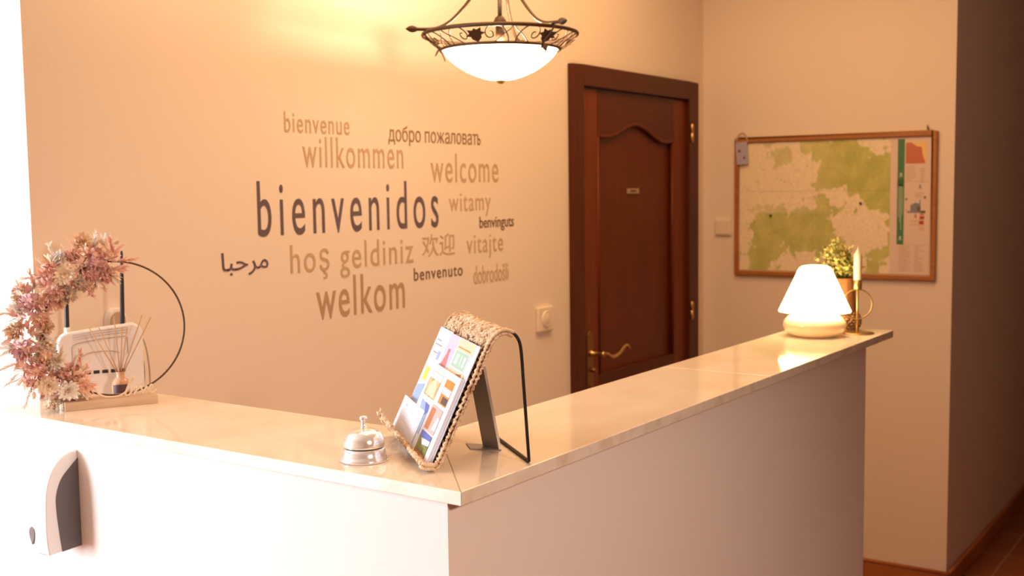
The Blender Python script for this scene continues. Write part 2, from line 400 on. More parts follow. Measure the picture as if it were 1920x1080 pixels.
# ------------------------------------------------------------------ framed map
MY0, MY1, MZ0, MZ1 = -.1529, -.9785, 1.2154, 1.7895
mb = thing('map_board', (0, (MY0+MY1)/2, (MZ0+MZ1)/2), 'large framed map with a legend column, in a honey wood frame', 'map')
cy, cz = (MY0+MY1)/2, (MZ0+MZ1)/2
hw, hh = (MY0-MY1)/2, (MZ1-MZ0)/2
fw = .0185
g = G()
for (u0, v0, u1, v1) in ((-hw, -hh, -hw+fw, hh), (hw-fw, -hh, hw, hh), (-hw+fw, hh-fw, hw-fw, hh), (-hw+fw, -hh, hw-fw, -hh+fw)):
    g.box((-.018, u0, v0), (0, u1, v1))
g.obj('frame', board_wood, mb, bevel=.003)
# map colours by position
def bl(u, v, cu, cv, ru, rv, a=1): return a*math.exp(-(((u-cu)/ru)**2+((v-cv)/rv)**2))
def fbm(x, y, z=0, o=5):
    return sum(noise.noise(V((x*2.07**k, y*2.07**k, z+k*7.3)))*.56**k for k in range(o))
def map_colour(u, v):      # u 0..1 left to right, v 0..1 bottom to top
    cream = V((.90, .78, .58)); green = V((.58, .58, .19)); dk = V((.47, .50, .14)); line = V((.55, .47, .27))
    s = (bl(u, v, .60, .93, .22, .10) + bl(u, v, .75, .78, .16, .20, 1.2) + bl(u, v, .95, .70, .22, .20, 1.2) + bl(u, v, .55, .68, .12, .12) + bl(u, v, .32, .89, .08, .06, 1.0)
         + bl(u, v, .24, .35, .16, .20, 1.2) + bl(u, v, .45, .27, .20, .12, .75) + bl(u, v, .88, .48, .14, .10, .8) + bl(u, v, .08, .10, .13, .14, .7) + bl(u, v, .95, .12, .10, .2, .6)
         + bl(u, v, .25, .12, .2, .1, .5) + bl(u, v, .55, .33, .10, .12, .6) + bl(u, v, .47, .45, .10, .05, .5) + bl(u, v, .62, .50, .12, .10, .6) + bl(u, v, .30, .52, .10, .10, .6) + bl(u, v, .28, .70, .06, .03, .6)+ bl(u, v, .10, .60, .12, .02, .5))
    s -= bl(u, v, .45, .80, .16, .10, .7) + bl(u, v, .12, .75, .18, .2, .5) + bl(u, v, .62, .60, .06, .05, .5) + bl(u, v, .82, .33, .14, .10, .6)
    n1 = fbm(u*6.5, v*4.6, 1.3, 6)
    c = cream.copy()
    f = (s*.90 + n1*.85 + fbm(u*17, v*12, 6.1, 4)*.42 - .42)
    k = max(0, min(1, f*9))
    gcol = green.lerp(dk, max(0, min(1, .5+fbm(u*10, v*8, 9)*1.2)))
    fade = max(.45, min(1, .35+u*.9 if v > .45 else .95))
    c = c.lerp(gcol, k*fade)
    r = fbm(u*5+3, v*4, 5.5, 4)
    if abs(r) < .012: c = c.lerp(line, .55)
    r = fbm(u*9+8, v*7, 2.5, 2)
    if abs(r) < .016: c = c.lerp(line, .35)
    c = c*(.96+.08*fbm(u*60, v*45, 3, 2))
    for cc in (.25, .5, .75):
        if abs(u-cc) < .0018: c = c*.86
    if abs(v-.62) < .0022 or abs(v-.31) < .0018: c = c*.84
    return c
nu, nv = 230, 150
us0, us1 = hw-fw, hw-fw-.6265        # y from left edge of the sheet to the legend (local y runs + to the left)
vs, cols, fs = [], [], []
zb0, zb1 = -hh+fw+.004, hh-fw-.004
for j in range(nv+1):
    for i in range(nu+1):
        u, v = i/nu, j/nv
        vs.append((-.0065-.0012*math.sin(u*9)*math.sin(v*7), us0-.004+(us1-us0)*u, zb0+(zb1-zb0)*v)); cols.append(map_colour(u, v))
for j in range(nv):
    for i in range(nu):
        a = j*(nu+1)+i; fs.append((a, a+1, a+nu+2, a+nu+1))
g = G(); g.add(vs, fs, 0, True)
ms = g.obj('map_sheet', mat('printed_map', (.8, .7, .5), .6, vcol='map_ink'), mb, clean=False)
ca = ms.data.color_attributes.new('map_ink', 'FLOAT_COLOR', 'POINT')
for i, c in enumerate(cols): ca.data[i].color = (c.x, c.y, c.z, 1)
paper = mat('legend_paper', (.74, .60, .53), .6)
gband = mat('green_print', (.055, .20, .09), .55); gband2 = mat('dark_green_print', (.04, .12, .05), .55)
prn = [paper, gband, gband2, mat('pale_print', (.62, .66, .50), .6), mat('red_print', (.55, .17, .10), .6), mat('ochre_print', (.85, .58, .25), .6),
       mat('grey_print', (.50, .38, .30), .6), mat('blue_print', (.20, .24, .30), .6), mat('deep_red_print', (.45, .06, .04), .6), mat('dark_print', (.16, .11, .08), .6), mat('tan_print', (.70, .50, .28), .6)]
g = G()
def lg(y0, y1, z0, z1, m, d=.0078):     # world y (left>right), world z
    g.box((-d, y1-cy, z0-cz), (-.006, y0-cy, z1-cz), m)
g.box((-.0072, -hw+fw+.006, zb0), (-.004, us1-.004, zb1), 0)          # paper of the legend column
g.box((-.005, -hw+fw-.002, -hh+fw-.002), (-.002, hw-fw+.002, hh-fw+.002), 0)   # backing paper to the frame
lg(-.8289, -.8550, 1.3545, 1.7625, 1, .0082)
lg(-.8289, -.8550, 1.5795, 1.6080, 2, .0086)
for k, (a, b) in enumerate(((1.46, 1.585), (1.44, 1.59), (1.41, 1.59), (1.47, 1.585))): lg(-.8345-.0045*k, -.8362-.0045*k, a, b, 3, .0086)
for (a, b) in ((1.618, 1.632), (1.372, 1.386)):
    lg(-.836, -.849, a, a+.003, 3, .0088); lg(-.839, -.846, a+.005, b, 3, .0088)
lg(-.8596, -.9360, 1.6675, 1.7495, 5, .0082)
g.add([(-.0088, -.8596-cy, 1.668-cz), (-.0088, -.9345-cy, 1.668-cz), (-.0088, -.9235-cy, 1.697-cz), (-.0088, -.919-cy, 1.73-cz), (-.0088, -.90-cy, 1.733-cz), (-.0088, -.88-cy, 1.748-cz), (-.0088, -.8596-cy, 1.748-cz)], [tuple(range(7))], 4)
rnd = random.Random(5)
for i in range(7): z = 1.655-i*.0085; lg(-.862, -.862-.02-.018*rnd.random(), z, z+.0022, 6)
for i in range(7): z = 1.645-i*.0085; lg(-.915, -.915-.012-.006*rnd.random(), z, z+.003, 6)
lg(-.913, -.918, 1.572, 1.585, 9); lg(-.908, -.923, 1.570, 1.574, 6)
for i in range(3): z = 1.552-i*.007; lg(-.895, -.93+.004*i, z, z+.002, 6)
lg(-.8600, -.8670, 1.526, 1.534, 9); lg(-.930, -.938, 1.532, 1.541, 9)
for i in range(4): lg(-.8615, -.8655, 1.512-i*.009, 1.518-i*.009, (10, 5, 0, 4)[i], .0080)
g.add([(-.0084, y-cy, z-cz) for y, z in ((-.880, 1.484), (-.917, 1.484), (-.918, 1.528), (-.9145, 1.528), (-.9135, 1.512), (-.90, 1.517), (-.885, 1.510), (-.880, 1.506))], [tuple(range(8))], 7)
lg(-.905, -.918, 1.484, 1.503, 9, .0088); lg(-.868, -.93, 1.478, 1.484, 7, .0086); lg(-.918, -.936, 1.477, 1.485, 2, .0088)
lg(-.896, -.904, 1.458, 1.472, 4, .0080); lg(-.915, -.932, 1.452, 1.465, 8, .0080); lg(-.913, -.931, 1.432, 1.447, 8, .0080); lg(-.917, -.930, 1.468, 1.475, 4, .0080)
lg(-.880, -.908, 1.442, 1.450, 10, .0080); lg(-.878, -.910, 1.430, 1.434, 10, .0080); lg(-.913, -.932, 1.408, 1.428, 10, .0078)
lg(-.835, -.947, 1.3525, 1.3535, 6); lg(-.858, -.947, 1.598, 1.599, 6)
for i in range(13):
    z = 1.345-i*.0078
    lg(-.838, -.838-.03-.02*rnd.random(), z, z+.002, 6); lg(-.897, -.897-.01-.025*rnd.random(), z, z+.002, 6)
g.obj('legend_sheet', prn, mb)
for i, (y, z) in enumerate(((-.3134, 1.4661), (-.6869, 1.5153))):
    g = G(); g.ball((-.012, y-cy, z-cz), .0055, seg=12, rings=8); g.obj('map_pin', ink, mb)
g = G(); g.tube([(0, -.9407, 1.795), (-.012, -.9407, 1.800), (-.014, -.9407, 1.812)], .003, 8)
tag(g.obj('wall_hook', brass_dark), 'small metal hook on the wall above the top right corner of the map', 'hook')
t = thing('door_hanger_tag', (-.021, -.189, 1.728), 'small lilac tag hanging from the top left corner of the map frame', 'tag')
g = G(); Mt = Matrix.Rotation(math.radians(-4), 4, 'X'); g.box((-.002, -.026, -.048), (.001, .026, .046), 0, Mt); g.obj('card', lilac, t, bevel=.001)
for y, z, r in ((.0105, .008, .0055), (-.011, -.020, .005)):
    g = G(); g.ball((-.002, y, z), .002, r, r, seg=10); g.obj('printed_dot', ink, t)
g = G(); g.tube([(-.001, .024*math.cos(a), .040+.042*math.sin(a)) for a in [math.pi*i/14 for i in range(15)]], .0032, 8); g.obj('hanging_loop', mat('mauve_cord', (.50, .34, .30), .6), t)

# ------------------------------------------------------------------ counter
XO, YO, XI, YI, XE, ZC, TH = -3.2652, -1.1621, -2.9783, -.894, -1.2001, 1.1666, .0207
g = G(); g.prism([(XO+.003, -.001), (XO+.003, -1.1351), (-1.3652, -1.1351), (-1.3652, -.92), (-3.0, -.92), (-3.0, -.001)], 0, ZC-TH)
tag(g.obj('reception_counter', paintw), 'L-shaped white painted reception counter under the marble top', 'counter')
t = thing('marble_countertop', (0, 0, 0), 'polished cream marble slabs topping the L-shaped reception counter', 'countertop')
def slab(poly):
    g = G(); n = len(poly); z0, z1 = ZC-TH, ZC
    vs = [(x, y, z0) for x, y in poly] + [(x, y, z1) for x, y in poly]
    g.add(vs, [tuple(range(n))[::-1], tuple(range(n, 2*n))], 0)
    g.add(vs, [(i, (i+1) % n, n+(i+1) % n, n+i) for i in range(n)], 1)
    return g.obj('slab', [marble, marble_edge], t, bevel=.0016, seg=2)
gp = .0003
slab([(XO, -.001), (XO, YO), (XI, YI), (XI, -.001)])
slab([(XO+gp*2, YO), (-2.131-gp, YO), (-2.131-gp, YI), (XI+gp, YI)])
slab([(-2.131+gp, YO), (XE, YO), (XE, YI), (-2.131+gp, YI)])

# ------------------------------------------------------------------ hand soap dispenser on the counter front
t = thing('soap_dispenser', (XO+.003, -.2290, .938), 'white wall-mounted hand sanitiser dispenser with charcoal sides on the counter front', 'dispenser')
prof = [(0, 0), (.066, -.004), (.070, .03), (.069, .09), (.064, .125), (.052, .152), (.034, .170), (.016, .178), (0, .180)]   # depth, z
inner = [(0, .0), (.040, -.002), (.044, .03), (.048, .075), (.047, .105), (.036, .132), (.018, .150), (.004, .162), (0, .165)]
Ms = Matrix(((-1, 0, 0, 0), (0, 0, 1, 0), (0, 1, 0, 0), (0, 0, 0, 1)))
pr = [(p.x, p.y) for p in smoothpath([(a, b, 0) for a, b in prof[1:]], 4)]
g = G(); g.prism([(0, 0)] + pr, -.040, .040, 0, Ms, True); g.obj('shell', white_pl, t, bevel=.010, seg=4)
inn = [(p.x, p.y) for p in smoothpath([(a, b, 0) for a, b in inner[1:]], 4)]
for y in (-.0412, .0400):
    g = G(); g.prism([(0, 0)] + inn, y, y+.0012, 0, Ms); g.obj('side_panel', grey_pl, t)
g = G(); dp = [(0, -.016), (.006, -.004), (.0085, .006), (.006, .014), (0, .0175), (-.006, .014), (-.0085, .006), (-.006, -.004)]
Mq = Matrix(((0, 0, -1, -.0695), (1, 0, 0, .004), (0, 1, 0, .028), (0, 0, 0, 1)))
g.prism(dp, 0, .0022, 0, Mq); tag(g.obj('drop_window', mat('smoky_window', (.20, .19, .20), .15), t), 'drop-shaped grey level window')
g = G(); g.prism([(-.012+(.004 if i in (0,) else 0), 0) for i in range(0)] or [(-.01, -.006), (.01, -.006), (.01, .004), (-.01, .004)], 0, .03, 0, Matrix.Translation((-.05, 0, -.018)) @ Matrix.Identity(4)) if False else g.box((-.055, -.012, -.010), (-.035, .012, 0.002)); g.obj('nozzle', grey_pl, t)

# ------------------------------------------------------------------ service bell
t = thing('service_bell', (-3.1936, -.9173, ZC), 'shiny metal service bell on the countertop left of the brochure stand', 'bell')
g = G(); g.lathe([(.0, .0), (.0385, 0), (.0392, .002), (.0388, .0045), (.0365, .007), (.0345, .012), (.0330, .019), (.031, .0205), (0, .0205)], 56); g.obj('base', chrome, t)
g = G(); g.lathe([(0, .0205), (.0295, .0205), (.0295, .0225), (0, .0225)], 40); g.obj('shadow_gap_ring', darkgap, t)  # black disc painted as the shade in the gap under the dome
g = G(); g.lathe([(.030, .0225), (.0325, .0225), (.0328, .025), (.0320, .0315), (.0300, .0375), (.0265, .0425), (.0215, .0465), (.0150, .0492), (.008, .0505), (0, .051)], 56, caps=False); g.obj('dome', chrome, t)
g = G(); g.lathe([(0, .050), (.0055, .0505), (.005, .0525), (.0036, .0535), (.0036, .0610), (.0048, .0625), (.0062, .0655), (.0058, .0685), (.003, .0700), (0, .0702)], 24, caps=False); g.obj('plunger', chrome, t)

# ------------------------------------------------------------------ brochure stand on the corner
HD = math.radians(38.7)
EW = V((math.sin(HD), math.cos(HD), 0)); ED = V((math.cos(HD), -math.sin(HD), 0)); EZ = V((0, 0, 1))
P0 = V((-3.1951, -1.0622, ZC))
MS = Matrix((( *EW, 0), (*ED, 0), (0, 0, 1, 0), (0, 0, 0, 1))).transposed()
MS = Matrix(((EW.x, ED.x, 0, 0), (EW.y, ED.y, 0, 0), (0, 0, 1, 0), (0, 0, 0, 1)))     # local x = width, y = depth, z = up
t = bpy.data.objects.new('brochure_stand', None); COL.objects.link(t); t.matrix_world = Matrix.Translation(P0) @ MS
tag(t, 'woven seagrass leaflet stand on a black wire frame at the counter corner', 'brochure stand')
WS = .27
def prof_stand(w):
    k = w/WS
    pts = [(-.021-.016*k, .012+.031*k), (-.017-.008*k, .0095+.012*k), (-.008, .0085), (.002, .0105), (.020, .046), (.045, .100), (.066, .145), (.082, .180), (.090, .194), (.099, .2025), (.110, .2055), (.121, .202)]
    return smoothpath([(0, a, b) for a, b in pts], 6)
def sheet_pt(w, s):
    pf = prof_stand(w); q = s*(len(pf)-1); i = min(int(q), len(pf)-2); f = q-i
    p = pf[i].lerp(pf[i+1], f); tg = (pf[i+1]-pf[i]).normalized()
    return V((w, p.y, p.z)), tg
g = G(); nw, ns = 18, 44
vs = []
for i in range(nw+1):
    for j in range(ns+1):
        p, tg = sheet_pt(.004+(WS-.008)*i/nw, j/ns); nn = V((0, -tg.z, tg.y)); vs.append(p+nn*.0018)
for i in range(nw+1):
    for j in range(ns+1):
        p, tg = sheet_pt(.004+(WS-.008)*i/nw, j/ns); nn = V((0, -tg.z, tg.y)); vs.append(p-nn*.0018)
fs = []; o = (nw+1)*(ns+1)
for i in range(nw):
    for j in range(ns):
        a = i*(ns+1)+j; fs.append((a, a+1, a+ns+2, a+ns+1)); fs.append((o+a, o+a+ns+1, o+a+ns+2, o+a+1))
for j in range(ns):
    fs.append((j, o+j, o+j+1, j+1)); a = nw*(ns+1)+j; fs.append((a, a+1, o+a+1, o+a))
for i in range(nw):
    a = i*(ns+1); b = a+ns+1; fs.append((a, b, o+b, o+a)); a += ns; b += ns; fs.append((a, o+a, o+b, b))
g.add(vs, fs, 1, True)
rnd = random.Random(11)
nk, ms_ = 46, 54
for j in range(ms_+1):
    for i in range(1, nk):
        if rnd.random() < .16: continue
        s = j/ms_; w_ = WS*i/nk
        p, tg = sheet_pt(w_, s); nn = V((0, -tg.z, tg.y))
        a = rnd.choice((-1, 1))*(.5+rnd.random()*.5) if 0 < i < nk else rnd.uniform(-.3, .3)+1.57
        d1 = V((1, 0, 0))*math.cos(a)+tg*math.sin(a); d2 = nn.cross(d1)
        q = Matrix((d1, d2, nn)).transposed()
        k = rnd.uniform(.8, 1.25)
        g.ball(p+nn*rnd.uniform(-.0008, .0012)+V((rnd.uniform(-.0015, .0015), 0, 0)), .0050*k, .0021*k, .0034*rnd.uniform(.7, 1.25), seg=7, rings=4, mat=0, rot=q)
# braided side edges
for w_ in (0, WS):
    for j in range(120):
        p, tg = sheet_pt(w_, j/119); nn = V((0, -tg.z, tg.y)); sd = V((1, 0, 0))*(1 if j % 2 else -1)
        for off in (-.0030, .0030):
            d1 = (tg+sd*.35+nn*(.9 if off > 0 else -.9)*(1 if j % 2 else -.4)).normalized(); d2 = V((1, 0, 0)); d2 = (d2-d1*d2.dot(d1)).normalized(); q = Matrix((d1, d2, d1.cross(d2))).transposed()
            k = rnd.uniform(.8, 1.2)
            g.ball(p+nn*off+V((rnd.uniform(-.001, .001), 0, 0)), .0042*k, .0027*k, .0021*k, seg=7, rings=4, mat=0, rot=q)
# loose raffia ends
for i in range(26):
    w_ = rnd.uniform(0, WS); s = rnd.choice((0, 0, .02, 1, .97)); p, tg = sheet_pt(w_, s); nn = V((0, -tg.z, tg.y))
    d = (-tg if s < .5 else tg)*rnd.uniform(.003, .008)+V((rnd.uniform(-.008, .008), 0, 0))+nn*rnd.uniform(-.002, .006)
    g.tube([p, p+d*.6+nn*.001, p+d], [.0012, .001, .0005], 5)
wp = tag(g.obj('woven_panel', [straw, strawdark], t, clean=False), 'woven seagrass back with curled lip')
r = .0026
g = G()
leg = lambda w_: smoothpath([(w_, .112, .2055), (w_, .122, .203), (w_, .131, .194), (w_, .136, .175), (w_, .1395, .12), (w_, .1465, .0035)], 6)
g.tube(leg(.004)+[V((.008, .1470, .0028)), V((.02, .1472, .0028)), V((WS-.02, .1472, .0028)), V((WS-.008, .1470, .0028))] + leg(WS-.004)[::-1], r, 8)
g.obj('wire_leg', blackwire, t)
# leaflets leaning on the woven back
SLd = V((0, .083, .180)); SLd.normalize(); NF = V((0, -SLd.z, SLd.y))       # in stand space: up the slope, towards the reader
MSW = Matrix.Translation(P0) @ MS
def sheet_obj(name, w0, w1, s0, s1, off, th, label, patches, pal, cat='leaflet', skew=0.0):
    c = V(((w0+w1)/2, 0, 0)) + SLd*((s0+s1)/2) + NF*off + V((0, .004, .0085))*0
    M = MSW @ Matrix.Translation(c) @ Matrix(((-1, 0, 0, 0), (0, SLd.y, NF.y, 0), (0, SLd.z, NF.z, 0), (0, 0, 0, 1)))
    # local frame: x to the reader's right (towards small w), y up the slope, z off the sheet
    o = G(); hw_, hs = (w1-w0)/2, (s1-s0)/2
    o.box((-hw_, -hs, 0), (hw_, hs, th), 0)
    lay = 0
    for pt in patches:
        poly, mi = pt[0], pt[1]; lay += 1
        z = th+.00006*lay
        vs = [((w0+w1)/2-a, b-(s0+s1)/2, z) for a, b in poly]
        o.add(vs, [tuple(range(len(vs)))], mi)
    ob = o.obj(name, pal, None, clean=False); ob.matrix_world = M
    tag(ob, label, cat, 'leaflets on the woven stand')
    return ob
def rc(w0, w1, s0, s1): return [(w0, s0), (w1, s0), (w1, s1), (w0, s1)]
pw = mat('daylight_tinted_paper', (.68, .72, .82), .45); pblue = mat('pale_blue_ink', (.66, .76, .90), .45); pdark = mat('grey_text_ink', (.34, .32, .36), .5)  # white paper tinted blue, cool daylight put into its colour
pyel = mat('yellow_ink', (.88, .70, .12), .45); psky = mat('sky_blue_ink', (.30, .45, .74), .4); plil = mat('lilac_ink', (.56, .54, .76), .45)
ppink = mat('rose_ink', (.52, .20, .22), .45); pgreen = mat('mint_ink', (.36, .58, .46), .45); ptan = mat('peach_ink', (.84, .62, .45), .45); pbrown = mat('brown_ink', (.36, .17, .09), .45)
phill = mat('olive_photo_ink', (.36, .30, .10), .45, var=((.58, .50, .28), 60, 3, .4, .6, ONE)); porange = mat('orange_ink', (.80, .26, .06), .45); pdk = mat('near_black_ink', (.10, .08, .08), .5)
pmount = mat('mountain_photo_ink', (.12, .15, .05), .45, var=((.26, .28, .10), 70, 3, .4, .6, ONE)); pdeep = mat('deep_blue_ink', (.10, .17, .52), .4); pterra = mat('terracotta_ink', (.50, .20, .10), .45); pmist = mat('pale_mauve_ink', (.62, .46, .44), .45); pgrey = mat('warm_grey_ink', (.74, .67, .66), .5)
OFF = .0092
# left rear sheet, white with text lines
pat = []
for i, (a, b, s_) in enumerate(((.272, .222, .186), (.270, .240, .176), (.268, .225, .168), (.265, .235, .154), (.262, .220, .146))): pat.append((rc(b, a, s_, s_+.0022), 2 if i in (1, 2, 3) else 1))
pat += [(rc(.238, .264, .104, .128), 3), (rc(.216, .232, .145, .160), 4), ([(.225, .070), (.276, .064), (.276, .092), (.232, .100)], 5), (rc(.220, .276, .100, .103), 1), (rc(.240, .276, .058, .064), 6)]
sheet_obj('leaflet', .190, .280, .006, .199, OFF-.0028, .0012, 'white leaflet with grey text lines and a yellow spot at the stand rear left', pat, [pw, pblue, pdark, pyel, psky, psky, pbrown])
pat = [(rc(.132, .19, .120, .196), 1), ([(.148, .128), (.186, .128), (.180, .150), (.172, .162), (.172, .172), (.156, .172), (.156, .162), (.150, .150)], 2), (rc(.03, .128, .178, .196), 4), (rc(.045, .120, .1815, .1835), 5), (rc(.04, .125, .148, .178), 6),
       (rc(.045, .122, .150, .177), 3), (rc(.095, .112, .155, .172), 6), (rc(.075, .080, .155, .172), 6), (rc(.052, .064, .155, .172), 6), (rc(.03, .13, .120, .147), 4), ([(.035, .122), (.085, .122), (.075, .142), (.045, .146)], 7), ([(.12, .122), (.09, .122), (.10, .140)], 7)]
sheet_obj('leaflet', .010, .192, .006, .197, OFF-.0012, .0014, 'lilac and peach leaflet with a mint green panel at the right rear of the stand', pat, [pw, plil, ppink, pgreen, ptan, porange, pw, pbrown])
# the thick white one with a grid of photographs
pat = [(rc(.110, .186, .088, .130), 1), (rc(.112, .184, .118, .129), 2), ([(.118, .090), (.178, .090), (.165, .112), (.140, .120), (.125, .108)], 9),
       (rc(.034, .086, .090, .130), 3), (rc(.036, .084, .106, .117), 0), (rc(.036, .070, .092, .103), 4), (rc(.040, .082, .118, .129), 3),
       ([(.118, .030), (.118, .075), (.178, .080), (.150, .030)], 5), ([(.116, .068), (.122, .078), (.150, .079), (.128, .060)], 10),
       (rc(.036, .104, .044, .084), 6), ([(.036, .050), (.060, .050), (.050, .072), (.036, .070)], 0), (rc(.075, .100, .046, .080), 11),
       (rc(.036, .104, .004, .041), 7), (rc(.036, .104, .030, .041), 8), ([(.036, .026), (.075, .022), (.09, .030), (.036, .034)], 12), (rc(.036, .104, .004, .010), 13)]
sheet_obj('brochure', .014, .200, -.001, .141, OFF+.0004, .0062, 'thick white brochure with a grid of small photographs at the front of the stand', pat,
          [pw, phill, pblue, porange, pdk, psky, pmist, pmount, pdeep, ptan, pdeep, pterra, pblue, pterra], cat='brochure')
pat = []
rnd = random.Random(8)
for i in range(7): pat.append((rc(.205+.01*rnd.random(), .262-.02*rnd.random(), .010+i*.006, .0112+i*.006), 1))
pat.append((rc(.245, .262, .052, .0555), 2))
sheet_obj('leaflet', .130, .288, .002, .066, OFF+.0068, .0010, 'low white leaflet with faint text lines at the front left of the woven stand', pat, [pw, pgrey, plil])

# grey metal easel standing behind the woven back
t = bpy.data.objects.new('metal_easel', None); COL.objects.link(t); t.matrix_world = Matrix.Translation(P0) @ MS
tag(t, 'grey metal display easel standing behind the woven leaflet stand', 'easel')
g = G()
def quadbar(g, a0, a1, b0, b1, th, m=0):    # a plate between two width segments, thickness along depth
    vs = [a0, a1, b1, b0]; vs = [V(v) for v in vs]; n = (vs[1]-vs[0]).cross(vs[3]-vs[0]).normalized()*th
    g.add(vs+[v+n for v in vs], [(0,3,2,1),(4,5,6,7),(0,1,5,4),(1,2,6,5),(2,3,7,6),(3,0,4,7)], m)
WF = lambda d, w_, z: (w_, d, z)          # depth, width, height in stand space
quadbar(g, WF(.108, .132, .002), WF(.126, .101, .002), WF(.079, .112, .142), WF(.096, .081, .142), .002); g.obj('strut', greymetal, t)
g = G(); P4 = [WF(.088, .166, .0), WF(.085, .124, .0), WF(.130, .100, .0), WF(.122, .140, .0)]
g.add([V(p) for p in P4]+[V(p)+V((0, 0, .0018)) for p in P4], [(0,3,2,1),(4,5,6,7),(0,1,5,4),(1,2,6,5),(2,3,7,6),(3,0,4,7)]); g.obj('foot_plate', greymetal, t)
g = G(); quadbar(g, WF(.1262, .1005, .002), WF(.1305, .1010, .002), WF(.0962, .0805, .142), WF(.1005, .0810, .142), .006); g.obj('strut_flange', greymetal_edge, t)

# ------------------------------------------------------------------ dried flower ring
EP = V((.8726, -.4884, 0)); EN = V((.4884, .8726, 0))
PL = V((-3.204, -.1486, ZC))
MW = Matrix(((EP.x, EN.x, 0, PL.x), (EP.y, EN.y, 0, PL.y), (0, 0, 1, PL.z), (0, 0, 0, 1)))    # local x along the plank, y behind, z up
t = bpy.data.objects.new('flower_ring', None); COL.objects.link(t); t.matrix_world = MW
tag(t, 'metal hoop with dried pink flowers on a wooden plank at the counter left end', 'flower ring')
g = G(); g.box((0, 0, 0), (.1755, .056, .0175)); g.obj('plank', palewood, t, bevel=.001)
RC, RR, YR = (.1030, .1535), .1340, .028
g = G(); g.tube([(RC[0]+RR*math.sin(a), YR, RC[1]+RR*math.cos(a)) for a in [2*math.pi*i/96 for i in range(96)]], .0019, 8, True)
g.obj('hoop', iron, t)
g = G()
sp = [(.0572, .0385), (.0660, .0270), (.0760, .0215), (.0900, .0200), (.1037, .0215), (.1170, .0300), (.1260, .0450), (.1310, .0540), (.1270, .0560), (.1200, .0400), (.1140, .0240), (.1165, .0205), (.1220, .0225), (.1300, .0330), (.1350, .0360), (.1335, .0250), (.1300, .0225), (.1330, .0270), (.1400, .0330), (.1440, .0345), (.1480, .0225), (.1545, .0350), (.1580, .0270), (.1660, .0330), (.1640, .0380), (.1600, .0300), (.1650, .0220), (.1740, .0280)]
g.tube([(a, .006, b) for a, b in [(p.x, p.y) for p in smoothpath([(a, b, 0) for a, b in sp], 5)]], .0021, 8); g.obj('script_lettering', creamwood, t)
# the flowers
DR = random.Random(21)
fcol = {k: mat(k, c, .8, spec=.2) for k, c in dict(dusty_pink_petals=(.84, .55, .49), mauve_petals=(.70, .46, .48), cream_petals=(.88, .74, .58), peach_petals=(.88, .58, .44), brown_petals=(.62, .40, .31), ivory_petals=(.90, .85, .78), rose_petals=(.86, .54, .48), straw_petals=(.78, .58, .38), grey_pods=(.70, .62, .55)).items()}
cpath = smoothpath([(.102, .284, 0), (.068, .290, 0), (.0200, .270, 0), (-.0280, .2300, 0), (-.0560, .18, 0), (-.0560, .1176, 0), (-.0360, .0740, 0), (.0018, .054, 0), (.040, .050, 0)], 12)
def frame_at(u):
    q = u*(len(cpath)-1); i = min(int(q), len(cpath)-2); p = cpath[i].lerp(cpath[i+1], q-i); tg = (cpath[i+1]-cpath[i]).normalized()
    out = V((-tg.y, tg.x, 0))
    if (p+out*.01-V((RC[0], RC[1], 0))).length < (p-V((RC[0], RC[1], 0))).length: out = -out
    return V((p.x, YR-.002, p.y)), V((tg.x, 0, tg.y)), V((out.x, 0, out.y))
def basis(d):
    d = d.normalized(); a = V((0, 0, 1)) if abs(d.z) < .9 else V((1, 0, 0)); x = a.cross(d).normalized(); return Matrix((x, d.cross(x), d)).transposed()
ZMIN = [-9]
def petal(g, base, d, side, L, wd, curl, m):
    d = d.normalized(); side = (side-d*side.dot(d)).normalized(); n = d.cross(side)
    vs = []
    for k, (f, ww) in enumerate(((0, .35), (.45, 1), (.8, .85), (1, .12))):
        c = base+d*(L*f)+n*(curl*f*f*L)
        vs += [c-side*wd*ww*.5, c+n*wd*.12*ww, c+side*wd*ww*.5]
    for q_ in vs: q_.z = max(q_.z, ZMIN[0])
    g.add(vs, [(i*3+a, i*3+a+1, i*3+a+4, i*3+a+3) for i in range(3) for a in (0, 1)], m, True)
